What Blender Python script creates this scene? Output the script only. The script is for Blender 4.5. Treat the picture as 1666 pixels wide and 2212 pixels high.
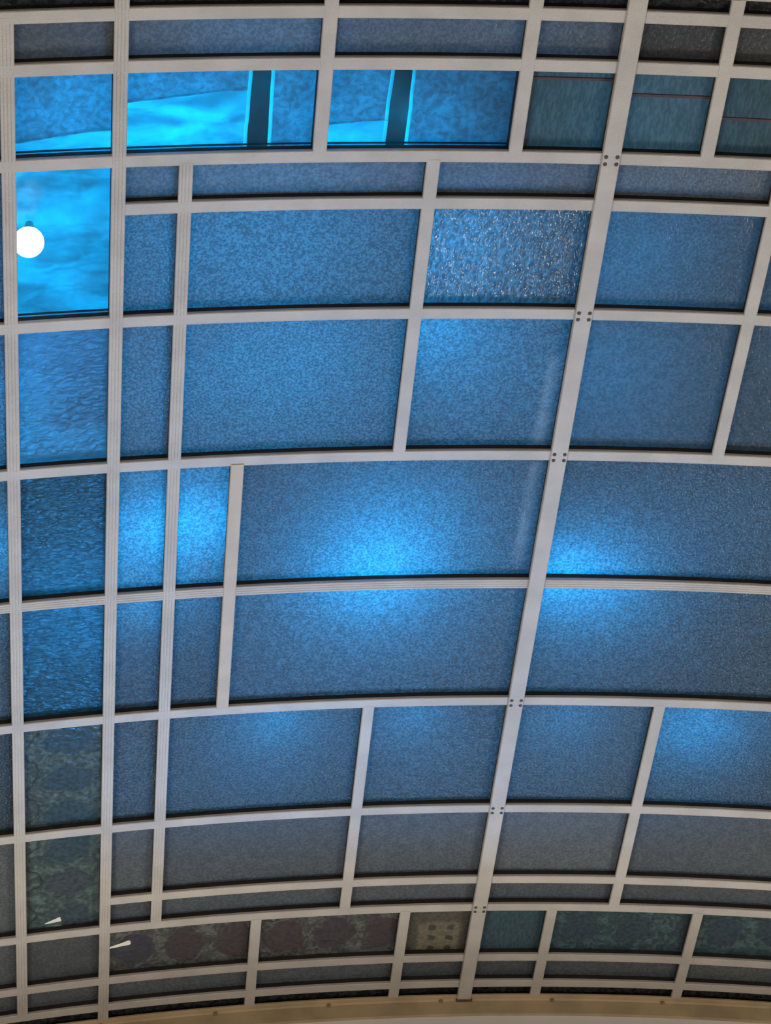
import bpy, bmesh, math, random
from mathutils import Matrix, Vector

random.seed(7)
for o in list(bpy.data.objects):
    bpy.data.objects.remove(o, do_unlink=True)
SC = bpy.context.scene
COL = SC.collection

# ------------------------------------------------------------------ camera
CAM_Z = 1.6
CAM_X = -1.299085
M = [[0.9920255130738199, 0.008581724289206161, 0.1257447232246678],
     [-0.08845835532982532, 0.7580850094576442, 0.6461286542229386],
     [-0.08978029172912405, -0.6520992811250657, 0.7527987956773085]]   # columns: right, down, forward
cd = bpy.data.cameras.new('camera')
cam = bpy.data.objects.new('camera', cd)
COL.objects.link(cam)
cam.matrix_world = Matrix(((M[0][0], -M[0][1], -M[0][2], CAM_X),
                           (M[1][0], -M[1][1], -M[1][2], 0.0),
                           (M[2][0], -M[2][1], -M[2][2], CAM_Z),
                           (0, 0, 0, 1)))
cd.sensor_fit = 'HORIZONTAL'
cd.sensor_width = 36.0
cd.lens = 36.0 * 5134.2755 / 1666.0
cd.clip_start = 0.05
SC.camera = cam

# ------------------------------------------------------------------ world, exposure, room light
SC.view_settings.view_transform = 'Standard'
SC.view_settings.look = 'None'
SC.view_settings.gamma = 1.0
SC.view_settings.exposure = 0.0
SC.view_settings.use_curve_mapping = False
SC.cycles.max_bounces = 6
SC.cycles.diffuse_bounces = 3
SC.cycles.glossy_bounces = 2
SC.cycles.transmission_bounces = 4
w = bpy.data.worlds.new('world')
SC.world = w
w.use_nodes = True
w.node_tree.nodes['Background'].inputs[0].default_value = (0.9, 0.93, 1.0, 1)
w.node_tree.nodes['Background'].inputs[1].default_value = 0.15

def light(name, kind, loc, energy, color, size=0.1, target=None, spot=None, blend=0.6):
    d = bpy.data.lights.new(name, kind)
    d.energy = energy
    d.color = color
    if kind == 'AREA':
        d.size = size
    else:
        d.shadow_soft_size = size
    if spot:
        d.spot_size = spot
        d.spot_blend = blend
    o = bpy.data.objects.new(name, d)
    COL.objects.link(o)
    o.location = loc
    if target is not None:
        o.rotation_euler = (Vector(target) - Vector(loc)).to_track_quat('-Z', 'Y').to_euler()
    return o

# warm uplights of the hall (below the vault)
light('hall_uplight', 'AREA', (-3.6, 2.2, 1.3), 72, (1.0, 0.87, 0.73), 1.6, (-0.6, 4.2, 6.6))
light('hall_uplight', 'AREA', (3.6, 2.4, 1.3), 66, (1.0, 0.87, 0.73), 1.6, (-0.2, 4.2, 6.6))
light('hall_uplight', 'AREA', (-3.9, 7.6, 1.5), 148, (0.97, 0.96, 0.96), 1.4, (-0.4, 5.6, 6.4))
light('hall_uplight', 'AREA', (4.2, 7.4, 1.5), 136, (0.97, 0.96, 0.96), 1.4, (-0.2, 5.6, 6.4))
# blue spotlights at the far end of the hall, shining up on the vault
BLUE = (0.0, 0.49, 1.0)
light('blue_spotlight', 'SPOT', (0.15, 7.15, 3.6), 150, (0.03, 0.36, 1.0), 0.16, (-0.6, 4.5, 6.6), math.radians(38))
light('blue_spotlight', 'SPOT', (0.86, 7.25, 3.6), 95, (0.03, 0.36, 1.0), 0.12, (0.0, 4.6, 6.6), math.radians(38))

light('blue_spotlight', 'SPOT', (-0.45, 7.2, 3.6), 130, (0.03, 0.36, 1.0), 0.14, (-1.1, 4.5, 6.5), math.radians(34))

# ------------------------------------------------------------------ vault geometry
U5 = 5.0
R = 2.0150726 * U5
CROWN = CAM_Z + 5.0
ZC = CROWN - R

def P(s, a, dr=0.0):
    """s: arc length across the vault, a: distance along it, dr: height above the bar faces."""
    th = s / R
    r = R + dr
    return Vector((r * math.sin(th), a, ZC + r * math.cos(th)))

def nrm(s):
    th = s / R
    return Vector((math.sin(th), 0, math.cos(th)))

# unseen lamps added above the glass to shape its blue glow: (s, a, height, watts)
GLOW_LAMPS = []   # filled below from the table
from math import sin, cos
def added_glow_lamp(s, a, h, watts, color=BLUE, size=0.03):
    light('void_lamp', 'POINT', P(s, a, 0.03 + h), watts, color, size)

ADDED_GLOW = [
    # s, a, h, W
    (-0.465, 4.53, 0.20, 5.0),      # the wide panes left of the ridge rib
    (-0.44, 4.34, 0.25, 1.8),
    (0.09, 4.55, 0.15, 2.6),        # right of the ridge rib
    (0.22, 4.60, 0.22, 1.6),
    (-1.11, 4.34, 0.16, 2.2),       # the two narrow strips
    (-0.98, 4.31, 0.15, 1.9),
    (-1.13, 4.62, 0.12, 0.5),
    (-0.37, 3.40, 0.20, 1.7),       # hammered pane
    (-0.25, 3.40, 0.35, 0.9),
    (-0.39, 3.66, 0.18, 1.6),       # pane below it
    (-0.25, 3.80, 0.35, 2.4),
    (-0.80, 3.38, 0.42, 5.5),       # broad panes of the upper left
    (-0.75, 3.74, 0.38, 5.5),
    (-0.72, 5.12, 0.14, 0.75),      # lower rows
    (-0.30, 5.12, 0.14, 0.55),
    (0.18, 5.12, 0.16, 0.55),
    (0.58, 5.16, 0.20, 2.2),
    (-1.33, 4.52, 0.20, 1.0),
    (-1.33, 4.68, 0.20, 0.9),
    (-1.53, 3.80, 0.20, 1.2),
    (-1.53, 4.36, 0.16, 1.4),
    (0.10, 3.42, 0.28, 1.7),        # right of the ridge rib, upper rows
    (0.10, 3.78, 0.28, 1.4),
    (0.62, 3.60, 0.35, 2.0),
    (-1.14, 3.40, 0.30, 1.3),
    (-1.14, 3.80, 0.30, 1.1),
    (0.62, 4.30, 0.30, 0.5),
    (-0.75, 5.30, 0.35, 0.8),
    (-0.25, 5.30, 0.30, 0.6),
    (0.2, 5.30, 0.30, 0.6),
    (-0.9, 2.78, 0.30, 1.8),
    (-0.3, 2.78, 0.30, 0.7),        # thin top row
    (-1.42, 3.52, 0.45, 8.0),      # above the added sheets
    (-1.05, 3.08, 0.34, 9.5),
    (-0.64, 3.06, 0.28, 4.5),
    (-0.44, 3.08, 0.16, 0.9),
    (-1.38, 3.05, 0.30, 6.0),
    (0.02, 3.05, 0.30, 0.8),
]
for q in ADDED_GLOW:
    added_glow_lamp(*q)

# ------------------------------------------------------------------ materials
def mat(name):
    m = bpy.data.materials.new(name)
    m.use_nodes = True
    nt = m.node_tree
    for n in list(nt.nodes):
        nt.nodes.remove(n)
    out = nt.nodes.new('ShaderNodeOutputMaterial')
    return m, nt, out

class NB:
    """tiny helper for writing node graphs"""
    def __init__(s, nt): s.nt = nt
    def n(s, t, **kw):
        x = s.nt.nodes.new(t)
        for k, v in kw.items(): setattr(x, k, v)
        return x
    def put(s, sock, v):
        if isinstance(v, bpy.types.NodeSocket): s.nt.links.new(v, sock)
        else: sock.default_value = v
    def m(s, op, a, b=None, c=None):
        x = s.n('ShaderNodeMath', operation=op)
        s.put(x.inputs[0], a)
        if b is not None: s.put(x.inputs[1], b)
        if c is not None: s.put(x.inputs[2], c)
        return x.outputs[0]
    def mixc(s, f, a, b):
        x = s.n('ShaderNodeMix', data_type='RGBA')
        s.put(x.inputs[0], f); s.put(x.inputs[6], a); s.put(x.inputs[7], b)
        return x.outputs[2]
    def ramp(s, v, lo, hi, a=0.0, b=1.0):
        x = s.n('ShaderNodeMapRange'); x.interpolation_type = 'SMOOTHSTEP'
        s.put(x.inputs[0], v); s.put(x.inputs[1], lo); s.put(x.inputs[2], hi); s.put(x.inputs[3], a); s.put(x.inputs[4], b)
        return x.outputs[0]
    def noise(s, vec, scale, detail=2.0, rough=0.5, dist=0.0):
        x = s.n('ShaderNodeTexNoise')
        s.put(x.inputs['Vector'], vec); x.inputs['Scale'].default_value = scale
        x.inputs['Detail'].default_value = detail; x.inputs['Roughness'].default_value = rough
        x.inputs['Distortion'].default_value = dist
        return x.outputs['Fac']
    def bump(s, h, strength, dist):
        x = s.n('ShaderNodeBump'); x.inputs['Strength'].default_value = strength; x.inputs['Distance'].default_value = dist
        s.put(x.inputs['Height'], h)
        return x.outputs[0]
    def mixs(s, f, a, b):
        x = s.n('ShaderNodeMixShader'); s.put(x.inputs[0], f); s.put(x.inputs[1], a); s.put(x.inputs[2], b)
        return x.outputs[0]
    def adds(s, a, b):
        x = s.n('ShaderNodeAddShader'); s.put(x.inputs[0], a); s.put(x.inputs[1], b)
        return x.outputs[0]
    def bsdf(s, t, color, rough=None, normal=None):
        x = s.n(t); s.put(x.inputs['Color'], color)
        if rough is not None: s.put(x.inputs['Roughness'], rough)
        if normal is not None: s.put(x.inputs['Normal'], normal)
        return x.outputs[0]

def simple(name, color, rough=0.5, noise_amt=0.12, nscale=6.0, bump=0.0, bscale=60.0, metallic=0.0, spec=0.5):
    m, nt, out = mat(name)
    b = NB(nt)
    tc = b.n('ShaderNodeTexCoord')
    nz = b.noise(tc.outputs['Object'], nscale, 4.0)
    k = b.ramp(nz, 0.3, 0.7, 1 - noise_amt, 1 + noise_amt)
    vm = b.n('ShaderNodeVectorMath', operation='SCALE')
    vm.inputs[0].default_value = color[:3]
    b.put(vm.inputs['Scale'], k)
    p = b.n('ShaderNodeBsdfPrincipled')
    b.put(p.inputs['Base Color'], vm.outputs[0])
    p.inputs['Roughness'].default_value = rough
    p.inputs['Metallic'].default_value = metallic
    p.inputs['Specular IOR Level'].default_value = spec
    if bump:
        b.put(p.inputs['Normal'], b.bump(b.noise(tc.outputs['Object'], bscale, 3.0), bump, 0.002))
    b.put(out.inputs[0], p.outputs[0])
    return m

MAT = {}
MAT['bar'] = simple('painted_bar_beige', (0.46, 0.43, 0.385), 0.30, 0.08, 9.0, 0.9, 300.0)
MAT['bar_warm'] = simple('painted_bar_tan', (0.47, 0.39, 0.29), 0.55, 0.08, 9.0, 0.2, 160.0)
MAT['gasket'] = simple('dark_glazing_putty', (0.016, 0.013, 0.011), 0.8, 0.3, 30.0)
MAT['bolt'] = simple('dark_bronze_bolt', (0.06, 0.045, 0.03), 0.6, 0.2, 80.0)
MAT['bracket'] = simple('brown_clip', (0.11, 0.065, 0.03), 0.5, 0.2, 40.0)
MAT['cornice'] = simple('tan_cornice_paint', (0.42, 0.32, 0.19), 0.55, 0.15, 7.0, 0.3, 90.0)
MAT['plaster'] = simple('off_white_plaster', (0.74, 0.71, 0.66), 0.8, 0.05, 3.0, 0.15, 60.0)
MAT['roof'] = simple('dark_roof_boards', (0.06, 0.06, 0.062), 0.9, 0.2, 3.0)
MAT['floor'] = simple('stone_floor', (0.36, 0.33, 0.30), 0.4, 0.15, 2.0)
MAT['wire'] = simple('dark_red_brown_rod', (0.055, 0.026, 0.03), 0.6, 0.2, 20.0)
MAT['screw'] = simple('brown_screw_head', (0.24, 0.16, 0.09), 0.5, 0.1, 90.0)
MAT['brass'] = simple('lamp_cap_metal', (0.5, 0.45, 0.35), 0.35, 0.1, 50.0, metallic=1.0)

def emissive(name, color, strength):
    m, nt, out = mat(name)
    b = NB(nt)
    e = b.n('ShaderNodeEmission')
    e.inputs[0].default_value = (*color, 1); e.inputs[1].default_value = strength
    b.put(out.inputs[0], e.outputs[0])
    return m
MAT['globe'] = emissive('white_globe_light', (1.0, 0.99, 0.97), 6.0)
MAT['tube'] = emissive('warm_tube_light', (1.0, 0.86, 0.66), 3.0)

def pane_coords(b):
    uv = b.n('ShaderNodeUVMap'); uv.uv_map = 'uv'
    oi = b.n('ShaderNodeObjectInfo')
    off = b.n('ShaderNodeVectorMath', operation='MULTIPLY_ADD')
    b.put(off.inputs[0], oi.outputs['Random']); off.inputs[1].default_value = (37.0, 53.0, 11.0)
    b.put(off.inputs[2], uv.outputs[0])
    return uv.outputs[0], off.outputs[0], oi.outputs['Random']

def scale_col(b, col, k):
    vm = b.n('ShaderNodeVectorMath', operation='SCALE')
    if isinstance(col, bpy.types.NodeSocket): b.put(vm.inputs[0], col)
    else: vm.inputs[0].default_value = col[:3]
    b.put(vm.inputs['Scale'], k)
    return vm.outputs[0]

def textured_glass(name, diff=(0.036, 0.052, 0.062), trans=(0.1, 0.62, 0.8), tstr=0.5, gloss=0.18, rough=0.26,
                   tex=150.0, stretch=(1, 1, 1), bstr=1.0, bdist=0.004, mottle=0.32, reflection_mask=None, dist=0.6, rot=0.0):
    """obscured art glass: faint body colour, light spread through it from the void above, rippled glossy face"""
    m, nt, out = mat(name)
    b = NB(nt)
    uv, off, rnd = pane_coords(b)
    mp = b.n('ShaderNodeMapping'); mp.inputs['Scale'].default_value = stretch; mp.inputs['Rotation'].default_value = (0, 0, rot)
    b.put(mp.inputs['Vector'], off)
    nz = b.noise(mp.outputs[0], tex, 1.5, 0.5, dist)
    nz2 = b.noise(mp.outputs[0], tex * 0.24, 2.0)
    mot = b.ramp(nz, 0.36, 0.66, 1 - mottle, 1 + mottle)
    mot = b.m('MULTIPLY', mot, b.ramp(nz2, 0.3, 0.7, 0.93, 1.07))
    bn = b.bump(nz, bstr, bdist)
    dcol = scale_col(b, diff, b.m('MULTIPLY', mot, b.ramp(rnd, 0.0, 1.0, 0.85, 1.15)))
    if reflection_mask is not None:
        dcol = b.mixc(reflection_mask(b, uv), dcol, (0.13, 0.18, 0.21, 1))
    dsh = b.bsdf('ShaderNodeBsdfDiffuse', dcol, None, bn)
    tsh = b.bsdf('ShaderNodeBsdfTranslucent', scale_col(b, trans, b.m('MULTIPLY', mot, tstr)), None, bn)
    gsh = b.bsdf('ShaderNodeBsdfGlossy', (1, 1, 1, 1), rough, bn)
    fr = b.n('ShaderNodeFresnel'); fr.inputs[0].default_value = 1.5
    body = b.adds(dsh, tsh)
    b.put(out.inputs[0], b.mixs(b.m('MULTIPLY', fr.outputs[0], gloss * 4), body, gsh))
    return m

def top_glass():
    m, nt, out = mat('glass_back_face')
    b = NB(nt)
    uv, off, rnd = pane_coords(b)
    k = b.ramp(b.noise(off, 20.0), 0.3, 0.7, 0.9, 0.98)
    b.put(out.inputs[0], b.bsdf('ShaderNodeBsdfTransparent', scale_col(b, (1, 1, 1), k)))
    return m
MAT['top'] = top_glass()

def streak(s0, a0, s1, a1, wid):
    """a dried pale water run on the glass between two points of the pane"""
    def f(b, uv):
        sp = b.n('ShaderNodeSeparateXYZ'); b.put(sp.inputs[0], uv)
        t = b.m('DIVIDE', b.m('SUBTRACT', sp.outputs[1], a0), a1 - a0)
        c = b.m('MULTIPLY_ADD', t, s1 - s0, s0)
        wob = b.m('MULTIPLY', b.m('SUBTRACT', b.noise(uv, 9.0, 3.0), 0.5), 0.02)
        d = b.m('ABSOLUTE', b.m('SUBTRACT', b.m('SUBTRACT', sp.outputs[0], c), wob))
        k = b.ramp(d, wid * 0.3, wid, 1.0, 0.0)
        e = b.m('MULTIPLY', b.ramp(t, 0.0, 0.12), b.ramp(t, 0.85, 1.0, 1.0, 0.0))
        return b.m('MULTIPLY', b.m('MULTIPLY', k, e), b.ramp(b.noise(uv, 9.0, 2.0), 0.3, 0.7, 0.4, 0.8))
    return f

MAT['g_main'] = textured_glass('fine_rippled_glass')
MAT['g_fine'] = textured_glass('satin_glass', diff=(0.080, 0.090, 0.093), tstr=0.36, tex=120.0, bstr=0.35, mottle=0.18)
MAT['g_satin'] = textured_glass('blue_satin_glass', tex=120.0, bstr=0.35, mottle=0.18)
MAT['g_coarse'] = textured_glass('coarse_hammered_glass', tex=80.0, stretch=(1.35, 0.6, 1), bstr=1.0, bdist=0.010, mottle=0.3, rough=0.18, gloss=0.27, dist=0.0, rot=0.5)
MAT['g_blue'] = textured_glass('pale_blue_glass', diff=(0.035, 0.05, 0.065), trans=(0.2, 0.75, 0.95), tstr=0.6, tex=60, mottle=0.13, stretch=(0.7, 1.2, 1))
MAT['g_teal'] = textured_glass('deep_teal_glass', diff=(0.014, 0.052, 0.075), trans=(0.05, 0.5, 0.7), tstr=0.35, tex=75, mottle=0.28, stretch=(0.6, 1.3, 1))
MAT['g_dark'] = textured_glass('dark_smoky_glass', diff=(0.028, 0.03, 0.03), trans=(0.3, 0.4, 0.42), tstr=0.12, tex=60, mottle=0.45)
MAT['g_dark2'] = textured_glass('slate_glass', diff=(0.05, 0.052, 0.05), tstr=0.12, tex=110, mottle=0.2, bstr=0.3)
MAT['g_tealgrey'] = textured_glass('teal_grey_glass', diff=(0.046, 0.082, 0.096), trans=(0.3, 0.6, 0.65), tstr=0.4, tex=90, mottle=0.16, stretch=(1.6, 0.4, 1), bstr=0.15, gloss=0.1)

def clear_glass(name, tint=(0.82, 0.93, 0.97), clear=0.86, diff=(0.03, 0.045, 0.06)):
    m, nt, out = mat(name)
    b = NB(nt)
    uv, off, rnd = pane_coords(b)
    nz = b.noise(off, 55.0, 2.0)
    bn = b.bump(nz, 0.25, 0.002)
    body = b.bsdf('ShaderNodeBsdfDiffuse', scale_col(b, diff, b.ramp(nz, 0.3, 0.7, 0.6, 1.4)), None, bn)
    tr = b.bsdf('ShaderNodeBsdfTransparent', (*tint, 1))
    k = b.ramp(b.noise(off, 14.0, 3.0), 0.25, 0.75, clear - 0.1, clear + 0.08)
    body = b.mixs(k, body, tr)
    fr = b.n('ShaderNodeFresnel'); fr.inputs[0].default_value = 1.45
    b.put(out.inputs[0], b.mixs(b.m('MULTIPLY', fr.outputs[0], 0.8), body, b.bsdf('ShaderNodeBsdfGlossy', (1, 1, 1, 1), 0.12, bn)))
    return m
MAT['g_clear'] = clear_glass('clear_band_glass')
MAT['g_halfclear'] = clear_glass('half_clear_band_glass', (0.7, 0.88, 0.92), 0.45, (0.035, 0.07, 0.085))

def painted_glass(name, along, period, rx, ry, cen, bg, disc_a, disc_b, trans=(0.2, 0.45, 0.5), tstr=0.25, see=0.12):
    """glass painted with a run of rounded medallions and thin stems; along: 0 = across the vault, 1 = along it"""
    m, nt, out = mat(name)
    b = NB(nt)
    uv, off, rnd = pane_coords(b)
    wv = b.n('ShaderNodeTexNoise'); b.put(wv.inputs['Vector'], off); wv.inputs['Scale'].default_value = 13.0; wv.inputs['Detail'].default_value = 3.0
    wsub = b.n('ShaderNodeVectorMath', operation='MULTIPLY_ADD')
    b.put(wsub.inputs[0], wv.outputs['Color']); wsub.inputs[1].default_value = (0.085, 0.085, 0); b.put(wsub.inputs[2], uv)
    sp = b.n('ShaderNodeSeparateXYZ'); b.put(sp.inputs[0], wsub.outputs[0])
    u = sp.outputs[along]; v = sp.outputs[1 - along]
    u = b.m('SUBTRACT', u, 0.042); v = b.m('SUBTRACT', v, 0.042)
    q = b.m('DIVIDE', u, period)
    idx = b.m('FLOOR', q)
    fu = b.m('MULTIPLY', b.m('SUBTRACT', b.m('SUBTRACT', q, idx), 0.5), period)
    fv = b.m('SUBTRACT', v, cen)
    d = b.m('SQRT', b.m('ADD', b.m('POWER', b.m('ABSOLUTE', b.m('DIVIDE', fu, rx)), 2.0), b.m('POWER', b.m('ABSOLUTE', b.m('DIVIDE', fv, ry)), 2.0)))
    disc = b.ramp(d, 0.86, 1.08, 1.0, 0.0)
    ring = b.m('MULTIPLY', b.ramp(d, 1.02, 1.10), b.ramp(d, 1.14, 1.26, 1.0, 0.0))
    wn = b.n('ShaderNodeTexWhiteNoise', noise_dimensions='1D'); b.put(wn.inputs['W'], b.m('ADD', idx, b.m('MULTIPLY', rnd, 31.0)))
    dcol = b.mixc(wn.outputs['Value'], (*disc_a, 1), (*disc_b, 1))
    leaf = b.ramp(b.noise(off, 30.0, 2.0, 0.5, 1.0), 0.45, 0.6)
    bgc = b.mixc(leaf, (*[c * 0.72 for c in bg], 1), (*[c * 1.25 for c in bg], 1))
    stem = b.m('ABSOLUTE', b.m('SUBTRACT', b.m('SUBTRACT', v, cen - ry * 1.35), b.m('MULTIPLY', b.m('SINE', b.m('MULTIPLY', u, 6.283 / period)), 0.02)))
    stem = b.ramp(stem, 0.002, 0.006, 1.0, 0.0)
    col = b.mixc(disc, bgc, dcol)
    col = b.mixc(b.m('MULTIPLY', b.m('MAXIMUM', stem, b.m('MULTIPLY', ring, 0.35)), 0.7), col, (0.02, 0.028, 0.032, 1))
    grain = b.noise(off, 80.0, 2.0)
    col = scale_col(b, col, b.ramp(grain, 0.3, 0.7, 0.75, 1.25))
    bn = b.bump(b.noise(off, 45.0, 2.0), 0.6, 0.003)
    body = b.adds(b.bsdf('ShaderNodeBsdfDiffuse', col, None, bn), b.bsdf('ShaderNodeBsdfTranslucent', scale_col(b, trans, b.ramp(disc, 0.0, 1.0, tstr, tstr * 0.4)), None, bn))
    body = b.mixs(see, body, b.bsdf('ShaderNodeBsdfTransparent', (1, 1, 1, 1)))
    fr = b.n('ShaderNodeFresnel'); fr.inputs[0].default_value = 1.5
    b.put(out.inputs[0], b.mixs(b.m('MULTIPLY', fr.outputs[0], 0.7), body, b.bsdf('ShaderNodeBsdfGlossy', (1, 1, 1, 1), 0.2, bn)))
    return m
MAT['g_medal_v'] = painted_glass('teal_medallion_glass', 1, 0.165, 0.058, 0.082, 0.135, (0.075, 0.115, 0.112), (0.035, 0.072, 0.09), (0.055, 0.068, 0.082), see=0.2)
MAT['g_medal_h'] = painted_glass('plum_medallion_glass', 0, 0.165, 0.066, 0.085, 0.125, (0.118, 0.122, 0.112), (0.055, 0.058, 0.075), (0.082, 0.062, 0.06), see=0.2, tstr=0.1)
MAT['g_medal_t'] = painted_glass('green_swirl_glass', 0, 0.19, 0.06, 0.07, 0.12, (0.05, 0.092, 0.10), (0.032, 0.068, 0.076), (0.04, 0.056, 0.085), see=0.12, tstr=0.15)

def dotted_glass():
    m, nt, out = mat('cream_dotted_glass')
    b = NB(nt)
    uv, off, rnd = pane_coords(b)
    sp = b.n('ShaderNodeSeparateXYZ'); b.put(sp.inputs[0], uv)
    w1 = b.m('MULTIPLY', b.m('SUBTRACT', b.noise(uv, 40.0, 2.0), 0.5), 0.025)
    u = b.m('ADD', sp.outputs[0], w1); v = b.m('ADD', sp.outputs[1], w1)
    def edge(x, lo, hi, t=0.012):
        return b.m('MULTIPLY', b.ramp(x, lo - t, lo + t), b.ramp(x, hi - t, hi + t, 1.0, 0.0))
    field = b.m('MULTIPLY', edge(u, 0.04, 0.185), edge(v, 0.085, 0.235))
    du = b.m('ABSOLUTE', b.m('SUBTRACT', b.m('ABSOLUTE', b.m('SUBTRACT', u, 0.118)), 0.030))
    dv = b.m('ABSOLUTE', b.m('SUBTRACT', b.m('FRACT', b.m('DIVIDE', b.m('SUBTRACT', v, 0.088), 0.052)), 0.5))
    dot = b.m('MULTIPLY', b.ramp(du, 0.007, 0.015, 1.0, 0.0), b.ramp(dv, 0.16, 0.32, 1.0, 0.0))
    dot = b.m('MULTIPLY', dot, field)
    col = b.mixc(field, (0.075, 0.075, 0.062, 1), (0.15, 0.14, 0.10, 1))
    col = b.mixc(dot, col, (0.055, 0.055, 0.042, 1))
    col = scale_col(b, col, b.ramp(b.noise(off, 90.0, 2.0), 0.3, 0.7, 0.8, 1.2))
    b.put(out.inputs[0], b.mixs(0.05, b.bsdf('ShaderNodeBsdfDiffuse', col), b.bsdf('ShaderNodeBsdfGlossy', (1, 1, 1, 1), 0.25)))
    return m
MAT['g_dots'] = dotted_glass()

def film(name, tcol, lo, hi, nscale, dcol=(0.05, 0.3, 0.5, 1), dmix=0.2, stretch=(1, 1, 1)):  # sheet colour imitating reflections; noise bands put highlights into it
    m, nt, out = mat(name)
    b = NB(nt)
    tc = b.n('ShaderNodeTexCoord')
    mp = b.n('ShaderNodeMapping'); mp.inputs['Scale'].default_value = stretch; mp.inputs['Rotation'].default_value = (0, 0, 0.35)
    b.put(mp.inputs['Vector'], tc.outputs['Object'])
    nz = b.noise(mp.outputs[0], nscale, 3.0, 0.55, 0.5)
    k = b.ramp(nz, 0.3, 0.72, lo, hi)
    t = b.bsdf('ShaderNodeBsdfTranslucent', scale_col(b, tcol, k))
    d = b.bsdf('ShaderNodeBsdfDiffuse', dcol)
    g = b.bsdf('ShaderNodeBsdfGlossy', (0.6, 0.9, 1, 1), 0.25)
    b.put(out.inputs[0], b.mixs(0.02, b.mixs(dmix, t, d), g))
    return m
MAT['film'] = film('blue_translucent_film', (0.02, 0.72, 0.82), 0.45, 1.28, 12.0, stretch=(0.35, 1.3, 1))  # brighter colour for the added sheets imitating reflections
MAT['film_dull'] = film('dull_blue_film', (0.08, 0.33, 0.42), 0.6, 1.35, 60.0, (0.20, 0.27, 0.32, 1), 0.35)  # dimmer colour for the less lit parts of the imitated reflections
MAT['film_hem'] = film('film_hem', (0.05, 0.98, 0.98), 0.95, 1.05, 30.0)

# ------------------------------------------------------------------ mesh helpers
def new_obj(name, verts, faces, material, parent=None, smooth=False):
    me = bpy.data.meshes.new(name)
    me.from_pydata([tuple(v) for v in verts], [], faces)
    if material is not None:
        for mm in (material if isinstance(material, (list, tuple)) else [material]):
            me.materials.append(mm)
    if smooth:
        for p in me.polygons: p.use_smooth = True
    me.update()
    bm = bmesh.new(); bm.from_mesh(me); bmesh.ops.recalc_face_normals(bm, faces=bm.faces); bm.to_mesh(me); bm.free()
    o = bpy.data.objects.new(name, me)
    COL.objects.link(o)
    if parent is not None: o.parent = parent
    return o

def loft(rings):
    """closed rings of equal length -> verts, faces with end caps"""
    n = len(rings[0]); verts = [v for r in rings for v in r]; faces = []
    for i in range(len(rings) - 1):
        for j in range(n):
            k = (j + 1) % n
            faces.append((i * n + j, i * n + k, (i + 1) * n + k, (i + 1) * n + j))
    faces.append(tuple(range(n))); faces.append(tuple(range((len(rings) - 1) * n, len(rings) * n)))
    return verts, faces

def flat_profile(w, t, low, bev=0.002):
    h = w / 2
    return [(-h, t), (-h, low + bev), (-h + bev, low), (h - bev, low), (h, low + bev), (h, t)]

def flute_profile(w, t, low, n=4, dep=0.0016):
    h = w / 2
    pts = [(-h, t), (-h, low + 0.002)]
    st = w / n
    for i in range(n):
        x = -h + st * i
        pts += [(x + st * 0.18, low), (x + st * 0.75, low), (x + st * 0.92, low + dep)]
    pts[-1] = (h - 0.0008, low + 0.0012)
    pts += [(h, low + 0.002), (h, t)]
    return pts

def long_bar(s, a0, a1, prof):
    return loft([[P(s + ds, a, dr) for ds, dr in prof] for a in (a0, a1)])

def cross_bar(a, s0, s1, prof):
    n = max(2, int(abs(s1 - s0) / 0.09))
    return loft([[P(s0 + (s1 - s0) * i / n, a + da, dr) for da, dr in prof] for i in range(n + 1)])

def tag(o, label, cat=None, group=None, kind=None):
    o['label'] = label
    if cat: o['category'] = cat
    if group: o['group'] = group
    if kind: o['kind'] = kind
    return o

# ------------------------------------------------------------------ room shell
def box_obj(name, x0, x1, y0, y1, z0, z1, material, label=None):
    v = [(x, y, z) for x in (x0, x1) for y in (y0, y1) for z in (z0, z1)]
    f = [(0, 1, 3, 2), (4, 6, 7, 5), (0, 4, 5, 1), (2, 3, 7, 6), (0, 2, 6, 4), (1, 5, 7, 3)]
    o = new_obj(name, v, f, material)
    o['kind'] = 'structure'
    if label: o['label'] = label
    return o
Y_END = 6.475           # plane of the end wall under the cornice
box_obj('floor', -5.2, 5.2, -4.2, 12.2, -0.1, 0.0, MAT['floor'], 'stone floor of the hall')
box_obj('wall_left', -5.2, -5.0, -4.2, 12.2, 0.0, 6.5, MAT['plaster'], 'off-white plaster wall on the left')
box_obj('wall_right', 5.0, 5.2, -4.2, 12.2, 0.0, 6.5, MAT['plaster'], 'off-white plaster wall on the right')
box_obj('wall_back', -5.0, 5.0, -4.2, -4.0, 0.0, 6.9, MAT['plaster'], 'off-white plaster wall behind the viewer')
box_obj('wall_far', -5.0, 5.0, 12.0, 12.2, 0.0, 5.3, MAT['plaster'], 'off-white plaster wall at the far end')
box_obj('ceiling_far', -5.0, 5.0, Y_END + 0.25, 12.0, 5.1, 5.2, MAT['plaster'], 'flat plaster ceiling beyond the arch')

def vault_slab(name, s0, s1, a0, a1, r0, r1, material, label, step=0.25):
    n = max(2, int((s1 - s0) / step))
    prof = [(a0, r0), (a1, r0), (a1, r1), (a0, r1)]
    v, f = loft([[P(s0 + (s1 - s0) * i / n, a, r) for a, r in prof] for i in range(n + 1)])
    o = new_obj(name, v, f, material)
    return tag(o, label, kind='structure')

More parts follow.
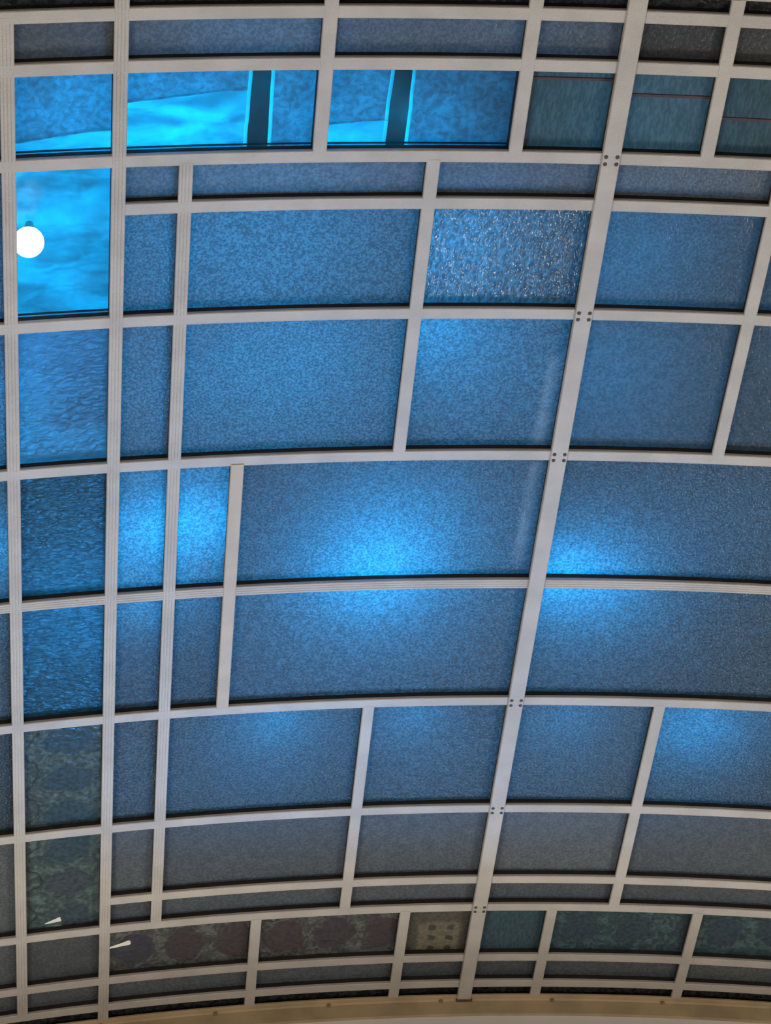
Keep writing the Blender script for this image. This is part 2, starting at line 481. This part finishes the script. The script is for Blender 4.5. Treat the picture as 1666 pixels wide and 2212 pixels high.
# ------------------------------------------------------------------ the leaded vault: grid of one module
g = lambda x: x * U5
T, B_, UU = 0.02766801, 0.05194249, 0.09595313
A_0 = 0.54488
A = [A_0, A_0 + T, A_0 + T + B_]
a2 = A[2]
A += [a2 + T] + [a2 + UU * i for i in range(1, 6)] + [a2 + 6 * UU - T, a2 + 6 * UU, a2 + 6 * UU + B_, a2 + 6 * UU + B_ + T]
A = [g(x) for x in A]
SL = {'m1': g(-0.3258), 0: g(-0.29813), 1: g(-0.24512), 2: g(-0.21234), 3: g(-0.17795), 4: g(-0.14698), 5: g(-0.08942), 7: g(-0.04886), 8: 0.0}
SLOT = 0.072
PER_S = 2 * abs(SL['m1']) + SLOT
PER_A = A[12] - A[0] + SLOT
WB, WM = 0.0345, 0.0465     # bar widths
G_LO, G_HI = 0.027, 0.033   # glass faces above the bar faces

ceiling = bpy.data.objects.new('ceiling', None)
COL.objects.link(ceiling)
ceiling.location = (0, 4.5, CROWN)
bpy.context.view_layer.update()
INV = Matrix.Translation((0, -4.5, -CROWN))
tag(ceiling, 'barrel-vaulted ceiling of blue leaded glass panes in a beige lattice of bars', kind='structure')

def child(o, parent=None):
    """parent under the ceiling keeping the world place"""
    if parent is None:
        o.parent = ceiling
        o.matrix_parent_inverse = INV
    else:
        o.parent = parent
        o.matrix_parent_inverse = Matrix.Identity(4)
    return o

def add_bar(kind, fixed, q0, q1, w=WB, low=0.0, flute=False, material='bar', name=None):
    prof = flute_profile(w, 0.010, low) if flute else flat_profile(w, 0.010, low)
    gp = [(-w / 2 + 0.0015, 0.043), (-w / 2 + 0.0015, 0.008), (w / 2 - 0.0015, 0.008), (w / 2 - 0.0015, 0.043)]
    fn = long_bar if kind == 'L' else cross_bar
    v, f = fn(fixed, q0, q1, prof)
    o = child(new_obj(name or ('rib' if kind == 'L' else 'crossbar'), v, f, MAT[material]))
    v, f = fn(fixed, q0, q1, gp)
    child(new_obj('putty_strip', v, f, MAT['gasket']), o)
    return o

def bolt_at(s, a, low, parent, rad=0.0052):
    n = 10
    r0 = []
    rings = []
    for dr, k in ((low + 0.002, 1.0), (low - 0.0014, 1.0), (low - 0.0022, 0.7)):
        rings.append([P(s + rad * k * cos(6.2832 * i / n), a + rad * k * sin(6.2832 * i / n), dr) for i in range(n)])
    v, f = loft(rings)
    return child(new_obj('bolt', v, f, MAT['bolt']), parent)

PANES = {}
LINES = {((7, 8, 1, 2), 'L'): 2.912, ((7, 8, 1, 2), 'R'): 2.952, ((4, 7, 1, 2), 'R'): 3.009}  # thin strips standing in for dark lines reflected in the panes
def add_pane(s0, s1, a0, a1, material, label=None, key=None, tilt=0.0):
    e = 0.0165
    s0 += e; s1 -= e; a0 += e; a1 -= e
    n = max(2, int((s1 - s0) / 0.1))
    verts, faces, uvs = [], [], []
    for i in range(n + 1):
        s = s0 + (s1 - s0) * i / n
        for a, dr in ((a0, G_LO), (a1, G_LO), (a1, G_HI), (a0, G_HI)):
            verts.append(P(s, a, dr)); uvs.append((s - s0, a - a0))
    mats = []
    for i in range(n):
        o0, o1 = i * 4, i * 4 + 4
        for j in range(4):
            k = (j + 1) % 4
            faces.append((o0 + j, o0 + k, o1 + k, o1 + j)); mats.append(0 if j != 2 else 1)
    faces.append((0, 1, 2, 3)); faces.append((n * 4, n * 4 + 1, n * 4 + 2, n * 4 + 3)); mats += [1, 1]
    me = bpy.data.meshes.new('pane')
    me.from_pydata([tuple(v) for v in verts], [], faces)
    me.materials.append(MAT[material]); me.materials.append(MAT['top'])
    for p, mi in zip(me.polygons, mats): p.material_index = mi
    bm = bmesh.new(); bm.from_mesh(me); bmesh.ops.recalc_face_normals(bm, faces=bm.faces)
    ul = bm.loops.layers.uv.new('uv')
    bm.verts.ensure_lookup_table()
    for fc in bm.faces:
        for lp in fc.loops: lp[ul].uv = uvs[lp.vert.index]
    bm.to_mesh(me); bm.free()
    o = bpy.data.objects.new('pane', me)
    COL.objects.link(o)
    child(o)
    if key in LINES:
        la = LINES[key]
        v, f = cross_bar(la, s0, s1, [(-0.0048, G_LO + 0.001), (-0.0035, G_LO - 0.0022), (0.0035, G_LO - 0.0022), (0.0048, G_LO + 0.001)])
        child(new_obj('lead_line', v, f, MAT['wire']), o)
    if label: o['label'] = label
    if key is not None: PANES[key] = (s0, s1, a0, a1)
    return o

def mir(x): return -x

# grid cells of a module: (sa, sb, ai, aj) with sa/sb keys, both halves
def cells():
    out = []
    edge_rows = [(0, 1), (1, 2), (2, 4), (4, 5), (5, 6), (6, 7), (7, 8), (8, 10), (10, 11), (11, 12)]
    for r in edge_rows:
        out.append(('m1', 0, *r)); out.append((0, 1, *r))
    for r in ((2, 3), (3, 4), (4, 5), (5, 6), (6, 7), (7, 8), (8, 9), (9, 10)): out.append((1, 2, *r))
    for r in ((2, 3), (3, 4), (4, 5), (7, 8), (8, 9), (9, 10)):
        out.append((2, 5, *r)); out.append((5, 8, *r))
    for r in ((5, 6), (6, 7)):
        out.append((2, 3, *r)); out.append((3, 8, *r))
    for r in ((0, 1), (1, 2), (10, 11), (11, 12)):
        out += [(1, 4, *r), (4, 7, *r), (7, 8, *r)]
    return out
CELLS = cells()

MAIN_MAT = {}
LAB = {}
# left half, main module
for r in ((1, 2), (2, 4)): MAIN_MAT[(0, 1, *r)] = 'g_clear'
MAIN_MAT[(0, 1, 4, 5)] = 'g_blue'
MAIN_MAT[(0, 1, 5, 6)] = 'g_teal'
MAIN_MAT[(0, 1, 6, 7)] = 'g_teal'
MAIN_MAT[(0, 1, 7, 8)] = 'g_medal_v'
MAIN_MAT[(0, 1, 8, 10)] = 'g_medal_v'
MAIN_MAT[(1, 4, 1, 2)] = 'g_clear'
MAIN_MAT[(4, 7, 1, 2)] = 'g_clear'
MAIN_MAT[(7, 8, 1, 2)] = 'g_tealgrey'
MAIN_MAT[(1, 4, 10, 11)] = 'g_medal_h'
MAIN_MAT[(4, 7, 10, 11)] = 'g_medal_h'
MAIN_MAT[(7, 8, 10, 11)] = 'g_dots'
MAIN_MAT[(5, 8, 3, 4)] = 'g_coarse'
LAB[(0, 1, 2, 4)] = 'bright cyan pane with a glowing white globe behind it'
LAB[(5, 8, 3, 4)] = 'coarsely hammered blue pane'
LAB[(7, 8, 10, 11)] = 'small cream pane with dark dots'
LAB[(1, 4, 10, 11)] = 'dark plum pane painted with round medallions'
LAB[(4, 7, 10, 11)] = 'dark plum pane painted with three round medallions'
LAB[(0, 1, 7, 8)] = 'dark teal pane painted with oval medallions'
LAB[(0, 1, 8, 10)] = 'tall dark teal pane painted with oval medallions'
LAB[(3, 8, 5, 6)] = 'wide rippled pane with the brightest blue glow'
LAB[(0, 1, 4, 5)] = 'bright azure pane of the narrow column'
# right half (mirrored keys carry 'R')
RIGHT_MAT = {(7, 8, 1, 2): 'g_tealgrey', (4, 7, 1, 2): 'g_tealgrey', (1, 4, 1, 2): 'g_tealgrey', (7, 8, 10, 11): 'g_tealgrey',
             (4, 7, 10, 11): 'g_medal_t', (1, 4, 10, 11): 'g_medal_t'}
for r in ((1, 2), (2, 4), (4, 5), (5, 6), (6, 7), (7, 8), (8, 10)): RIGHT_MAT[(0, 1, *r)] = 'g_medal_v'

def half_glass(key, side):
    sa, sb, i, j = key
    if i in (0, 11): return 'g_dark2' if (i == 0 and side == 'R') else 'g_fine'
    if i >= 8 or (i, j) == (2, 3): return 'g_fine'
    if side == 'R' and i in (3, 4): return 'g_satin'
    return 'g_main'

def module(so, ao, keep, main=False):
    for key in CELLS:
        sa, sb, i, j = key
        for side in ('L', 'R'):
            x0, x1 = (SL[sa], SL[sb]) if side == 'L' else (-SL[sb], -SL[sa])
            if not keep(x0 + so, x1 + so, A[i] + ao, A[j] + ao): continue
            mt = (MAIN_MAT if side == 'L' else RIGHT_MAT).get(key) or half_glass(key, side)
            lab = LAB.get(key) if (main and side == 'L') else None
            if not main and mt in ('g_clear', 'g_dots'): mt = 'g_medal_v' if sa in (0, 'm1') else 'g_medal_h'
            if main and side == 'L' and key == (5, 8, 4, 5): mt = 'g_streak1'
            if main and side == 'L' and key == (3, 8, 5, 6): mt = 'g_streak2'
            add_pane(x0 + so, x1 + so, A[i] + ao, A[j] + ao, mt, lab, (key, side) if main else None)
    def kl(s, a0, a1): return keep(s + so - 0.001, s + so + 0.001, a0 + ao, a1 + ao)
    ribs = []
    def rib(s, a0, a1, **kw):
        if keep(s + so - 0.02, s + so + 0.02, a0 + ao, a1 + ao):
            ribs.append(add_bar('L', s + so, a0 + ao, a1 + ao, **kw)); return ribs[-1]
    last = ao == 0
    ext0, ext1 = A[0] - SLOT + 0.016, A[12] + (0.062 if last else 0.0)
    for sg in (1, -1):
        S = {k: v * sg for k, v in SL.items()}
        rib(S['m1'], A[0], A[12], low=-0.0005)
        rib(S[0], A[0], A[12], low=-0.0006, flute=True)
        rib(S[1], ext0, ext1, low=-0.0012, flute=True)
        rib(S[2], A[2] + 0.01, A[10] - 0.01, low=-0.0006, flute=True)
        rib(S[3], A[5] + 0.01, A[7] - 0.01, low=-0.0025, material='bar_warm', w=0.036)
        for k in (4, 7):
            rib(S[k], ext0, A[2] - 0.01, low=-0.0010)
            rib(S[k], A[10] + 0.01, A[12] + (0.062 if last else 0.0), low=-0.0010)
        rib(S[5], A[2] + 0.01, A[5] - 0.01, low=-0.0006)
        rib(S[5], A[7] + 0.01, A[10] - 0.01, low=-0.0006)
    mainrib = rib(0.0, ext0, A[12] + (0.074 if last else 0.0), w=WM, low=-0.007, name='ridge_rib')
    for i in range(13):
        for sg in (1, -1):
            end = SL['m1'] if i not in (3, 9) else SL[1]
            x0, x1 = sorted((end * sg, 0.0))
            if sg > 0: x1 -= WM / 2 - 0.004
            else: x0 += WM / 2 - 0.004
            if i == 6:      # bars of row 6 stop at the short warm rib
                xs = [(SL['m1'], SL[3] - 0.012), (SL[3] + 0.012, -WM / 2 + 0.004)]
                xs = xs if sg > 0 else [(-b, -a) for a, b in xs]
            else: xs = [(x0, x1)]
            for u0, u1 in xs:
                if keep(u0 + so, u1 + so, A[i] + ao - 0.02, A[i] + ao + 0.02):
                    add_bar('C', A[i] + ao, u0 + so, u1 + so, flute=(i == 6))
    if mainrib and main:
        for i in (2, 4, 5, 7, 8, 10):
            for ds in (-0.0145, 0.0145):
                for da in (-0.0105, 0.0105):
                    bolt_at(ds + so, A[i] + da + ao, -0.007, mainrib)
    return mainrib

# panes that carry a pale painted reflection (ends given in the pane's own metres)
MAT['g_streak1'] = textured_glass('rippled_glass_with_run', reflection_mask=streak(0.385, 0.12, 0.372, 0.47, 0.028))
MAT['g_streak2'] = textured_glass('rippled_glass_with_long_run', reflection_mask=streak(0.825, 0.0, 0.815, 0.43, 0.030))

ridge = module(0, 0, lambda *q: True, main=True)
module(-PER_S, 0, lambda s0, s1, a0, a1: s1 > -2.55 and s0 > -2.7)
module(0, -PER_A, lambda s0, s1, a0, a1: a0 > 1.75)
module(-PER_S, -PER_A, lambda s0, s1, a0, a1: a0 > 1.75 and s0 > -2.7)
# narrow dark panes in the slots between modules and at the cornice
knots = [SL['m1'] - SLOT, SL[1], SL[4], SL[7], 0.0, -SL[7], -SL[4], -SL[1], -SL['m1']]
for x0, x1 in zip(knots[:-1], knots[1:]):
    add_pane(x0, x1, A[0] - SLOT, A[0], 'g_dark')
    add_pane(x0, x1, A[12], A[12] + 0.145, 'g_dark')
add_pane(SL['m1'] - SLOT, SL['m1'], A[0], A[12], 'g_dark')
add_pane(SL['m1'] - SLOT - 1.0, SL['m1'] - SLOT, A[0] - SLOT, A[0], 'g_dark')
add_pane(SL['m1'] - SLOT - 1.0, SL['m1'] - SLOT, A[12], A[12] + 0.145, 'g_dark')

# unseen dark boards added above the bars, keeping the light of one field from the next
def added_light_blocker(kind, fixed, q0, q1, hgt=0.42):
    pr = [(-0.004, 0.044), (0.004, 0.044), (0.004, hgt), (-0.004, hgt)]
    v, f = (long_bar if kind == 'L' else cross_bar)(fixed, q0, q1, pr)
    return child(new_obj('baffle_board', v, f, MAT['roof']))
added_light_blocker('C', A[1], SL['m1'], -SL[1]); added_light_blocker('C', A[2], SL[1] + 0.01, -SL[1])
added_light_blocker('C', A[4], SL[1] + 0.01, -SL[2]); added_light_blocker('C', A[5], SL['m1'], -SL[2]); added_light_blocker('C', A[7], SL['m1'], -SL[2])
added_light_blocker('L', SL[1] + 0.011, A[2], A[5] - 0.01); added_light_blocker('L', SL[1], A[5] + 0.01, A[10]); added_light_blocker('L', SL[0], A[5], A[10]); added_light_blocker('L', SL[7], A[1] + 0.01, A[2] - 0.01)
added_light_blocker('L', SL[3], A[5] + 0.01, A[7] - 0.01); added_light_blocker('L', SL[5], A[2] + 0.01, A[5] - 0.01); added_light_blocker('L', SL[5], A[7] + 0.01, A[10])
added_light_blocker('L', 0.0, A[2] + 0.01, A[10]); added_light_blocker('L', -SL[5], A[2] + 0.01, A[5] - 0.01); added_light_blocker('L', -SL[5], A[7] + 0.01, A[10])

# brown clip where the ridge rib meets the cornice
bx = []
for a in (A[12] + 0.073, A[12] + 0.080):
    bx.append([P(s, a, r) for s, r in ((-0.027, -0.002), (0.027, -0.002), (0.027, -0.012), (-0.027, -0.012))])
v, f = loft(bx)
child(new_obj('end_clip', v, f, MAT['bracket']), ridge)

# ------------------------------------------------------------------ plaster around the glass, roof above
S_L, S_R = -2.72, -SL['m1']
vault_slab('ceiling_left', -5.25, S_L - 0.02, -4.0, Y_END, 0.0, 0.1, MAT['plaster'], 'plain plaster vault left of the glass')
vault_slab('ceiling_right', S_R + 0.02, 5.25, -4.0, Y_END, 0.0, 0.1, MAT['plaster'], 'plain plaster vault right of the glass')
vault_slab('ceiling_back', S_L, S_R, -4.0, 1.74, 0.0, 0.1, MAT['plaster'], 'plain plaster vault before the glass')
vault_slab('roof', -5.3, 5.3, -4.2, Y_END + 0.4, 1.05, 1.15, MAT['roof'], 'dark boarded roof above the glass vault')

# end wall: plaster lunette below the cornice
def lunette(name, y0, y1, drop, material, label):
    n = 40
    rings = []
    for i in range(n + 1):
        s = -5.2 + 10.4 * i / n
        q0 = P(s, y0, drop); 
        rings.append([Vector((q0.x, y0, q0.z)), Vector((q0.x, y1, q0.z)), Vector((q0.x, y1, 5.1)), Vector((q0.x, y0, 5.1))])
    v, f = loft(rings)
    return tag(new_obj(name, v, f, material), label, kind='structure')
lunette('wall_end', Y_END + 0.02, Y_END + 0.25, -0.02, MAT['plaster'], 'off-white plaster wall below the tan cornice at the end of the vault')
vault_slab('wall_end_upper', -5.2, 5.2, Y_END + 0.12, Y_END + 0.25, -0.03, 1.1, MAT['roof'], 'boarded gable of the roof void', 0.25)

# cornice following the vault: lip, face and shadow step
prof = [(0.0, 0.006), (0.0, 0.0005), (0.003, -0.001), (0.017, -0.003), (0.021, -0.008), (0.023, -0.060), (0.10, -0.064), (0.10, 0.024), (0.055, 0.024), (0.052, 0.008)]
n = 90
rings = [[P(-3.0 + 5.6 * i / n, Y_END - 0.016 + dy, dr) for dy, dr in prof] for i in range(n + 1)]
v, f = loft(rings)
cornice = new_obj('trim_1', v, f, MAT['cornice'])
tag(cornice, 'tan painted cornice moulding curving along the foot of the glass vault', kind='structure')
for i in range(9):
    s = -1.62 + 0.385 * i
    rr = []
    for k, dy in ((1.0, 0.002), (1.0, -0.004), (0.6, -0.006)):
        rr.append([P(s + 0.0065 * k * cos(6.2832 * t / 10), Y_END - 0.016 + 0.019 + dy, -0.009 + 0.0065 * k * sin(6.2832 * t / 10)) for t in range(10)])
    v, f = loft(rr)
    o = new_obj('screw', v, f, MAT['screw']); o.parent = cornice

# ------------------------------------------------------------------ globe lamp, and added sheets and strips imitating reflections in the band panes
def reflection_sheet(corners, h, material, label, cat, seed, amp=0.010, group=None, bright_edges=()):
    """corners (s, a): near-left, near-right, far-right, far-left; a crumpled thin sheet"""
    rnd = random.Random(seed)
    ph = [rnd.uniform(0, 6.28) for _ in range(6)]
    NU, NV = 22, 18
    def pos(u, v, top):
        s = (corners[0][0] * (1 - u) + corners[1][0] * u) * (1 - v) + (corners[3][0] * (1 - u) + corners[2][0] * u) * v
        a = (corners[0][1] * (1 - u) + corners[1][1] * u) * (1 - v) + (corners[3][1] * (1 - u) + corners[2][1] * u) * v
        k = s * 26 + a * 34
        z = math.sin(k + ph[0]) * 0.5 + math.sin(a * 47 - s * 21 + ph[1]) * 0.35 + abs(math.sin(s * 33 + a * 15 + ph[2])) * 0.7 + math.sin(a * 90 + s * 40 + ph[3]) * 0.2
        return P(s, a, h + z * amp + (0.0012 if top else 0.0))
    verts, faces = [], []
    for i in range(NU + 1):
        for j in range(NV + 1):
            verts.append(pos(i / NU, j / NV, False))
    W = NV + 1
    for i in range(NU):
        for j in range(NV):
            faces.append((i * W + j, (i + 1) * W + j, (i + 1) * W + j + 1, i * W + j + 1))
    root = new_obj('film_sheet', verts, faces, MAT[material], smooth=True)
    tag(root, label, cat, group)
    for side in bright_edges:      # brighter edge strip, its highlight put into the colour
        v, f = [], []
        out = {'near': (0.0, -1.0), 'left': (-1.0, 0.0), 'right': (1.0, 0.0), 'mid': (0.0, -1.0)}[side]
        for t in range(25):
            q = t / 24
            uu, vv = {'near': (q, 0.0), 'left': (0.0, q), 'right': (1.0, q), 'mid': (0.50 + 0.42 * q, 0.39 - 0.03 * q)}[side]
            c = pos(uu, vv, False)
            wd = 0.009
            dz = -0.004 if side == 'mid' else 0.0
            v += [c + Vector((-out[0] * 0.001, -out[1] * 0.001, dz)), c + Vector((out[0] * wd * 0.5, out[1] * wd * 0.5, dz + 0.003)), c + Vector((out[0] * wd, out[1] * wd, dz - 0.001))]
        for t in range(24):
            for k in range(2): f.append((t * 3 + k, t * 3 + k + 1, t * 3 + k + 4, t * 3 + k + 3))
        o = new_obj('hem', v, f, MAT['film_hem'], smooth=True); o.parent = root
    return root

GF = 'film sheets lying above the band panes'
def dim_upper(root, *args, **kw):  # dimmer upper part of the same imitated reflection
    o = reflection_sheet(*args, **kw)
    o.name = 'upper_fold'; o.parent = root
    for k in ('label', 'category', 'group'):
        if k in o: del o[k]
    return o
f1 = reflection_sheet([(-1.56, 3.098), (-1.230, 3.063), (-1.230, 3.116), (-1.56, 3.116)], 0.050, 'film', 'narrow cyan film, creased low, above the top pane of the narrow column', 'film', 1, 0.0045, GF, ('near',))
dim_upper(f1, [(-1.56, 2.840), (-1.230, 2.840), (-1.230, 3.063), (-1.56, 3.098)], 0.052, 'film_dull', '', 'film', 2, 0.004)
reflection_sheet([(-1.66, 3.19), (-1.221, 3.19), (-1.221, 3.80), (-1.66, 3.80)], 0.18, 'film', 'large bright cyan film behind the white globe lamp', 'film', 3, 0.012, GF)
f4 = reflection_sheet([(-1.222, 2.994), (-0.914, 2.962), (-0.917, 3.116), (-1.222, 3.116)], 0.050, 'film', 'wide crumpled cyan film with a bright slanting crease in the top band', 'film', 4, 0.0045, GF, ('near', 'right'))
dim_upper(f4, [(-1.222, 2.840), (-0.911, 2.840), (-0.914, 2.962), (-1.222, 2.994)], 0.052, 'film_dull', '', 'film', 5, 0.004, None, ('right',))
reflection_sheet([(-0.850, 2.840), (-0.735, 2.840), (-0.735, 3.116), (-0.848, 3.116)], 0.051, 'film_dull', 'narrow blue film right of the dark gap beside the wide cyan film', 'film', 6, 0.0045, GF, ('left',))
f7 = reflection_sheet([(-0.72, 3.065), (-0.571, 3.052), (-0.573, 3.116), (-0.72, 3.116)], 0.050, 'film', 'small bright cyan film with a crease in the second top pane', 'film', 7, 0.0045, GF, ('near', 'right'))
dim_upper(f7, [(-0.72, 2.840), (-0.565, 2.840), (-0.571, 3.052), (-0.72, 3.065)], 0.052, 'film_dull', '', 'film', 8, 0.004, None, ('right',))
reflection_sheet([(-0.505, 2.840), (-0.19, 2.840), (-0.19, 3.116), (-0.506, 3.116)], 0.051, 'film_dull', 'broad dull blue film right of the second dark gap in the top band', 'film', 9, 0.0045, GF, ('left',))
reflection_sheet([(-1.26, 6.06), (-0.93, 6.05), (-0.97, 6.07), (-1.26, 6.17)], 0.07, 'film_dull', 'slanting scrap of dull blue film above the plum medallion pane', 'film', 10, 0.004, GF)

# white globe lamp
gl = bpy.data.objects.new('globe_lamp', None); COL.objects.link(gl)
gl.location = P(-1.428, 3.403, 0.14)
tag(gl, 'glowing white globe lamp behind the bright cyan pane', 'lamp')
def uv_ball(c, r, nu=20, nv=12, sq=1.0):
    rings = []
    for j in range(1, nv):
        t = math.pi * j / nv
        rings.append([c + Vector((r * sin(t) * cos(6.2832 * i / nu), r * sin(t) * sin(6.2832 * i / nu), r * sq * cos(t))) for i in range(nu)])
    return loft(rings)
v, f = uv_ball(Vector((0, 0, -0.05)), 0.039)
o = new_obj('globe', v, f, MAT['globe'], smooth=True); o.parent = gl
rings = [[Vector((r * cos(6.2832 * i / 14), r * sin(6.2832 * i / 14), z)) for i in range(14)] for r, z in ((0.017, -0.016), (0.017, 0.004), (0.011, 0.008), (0.011, 0.03))]
v, f = loft(rings)
o = new_obj('lamp_cap', v, f, MAT['brass']); o.parent = gl

# two glowing strips added to imitate warm glints on the panes by the cornice
for (s0, b0, s1, b1, lab) in ((-1.411, 5.985, -1.360, 5.969, 'slim warm lamp glinting behind the lowest teal medallion pane'),
                              (-1.215, 6.146, -1.135, 6.124, 'slim warm lamp glinting behind the plum medallion pane')):
    p0, p1 = P(s0, b0, 0.042), P(s1, b1, 0.042)
    d = (p1 - p0).normalized(); up = nrm(s0); sd = d.cross(up)
    rt = bpy.data.objects.new('slim_lamp', None); COL.objects.link(rt); rt.location = p0
    tag(rt, lab, 'lamp', 'slim lamps by the cornice')
    L = (p1 - p0).length
    rings = [[d * (L * t) + (sd * cos(6.2832 * i / 10) + up * sin(6.2832 * i / 10)) * r for i in range(10)] for t, r in ((0, 0.0012), (0.3, 0.0035), (0.7, 0.0055), (0.93, 0.0075), (1.0, 0.004))]
    v, f = loft(rings)
    o = new_obj('tube', v, f, MAT['tube'], smooth=True); o.parent = rt
    rings = [[d * (L * t) + (sd * cos(6.2832 * i / 10) + up * sin(6.2832 * i / 10)) * r for i in range(10)] for t, r in ((1.0, 0.006), (1.15, 0.006))]
    v, f = loft(rings)
    o = new_obj('lamp_cap', v, f, MAT['brass']); o.parent = rt  # end cap of the added strip
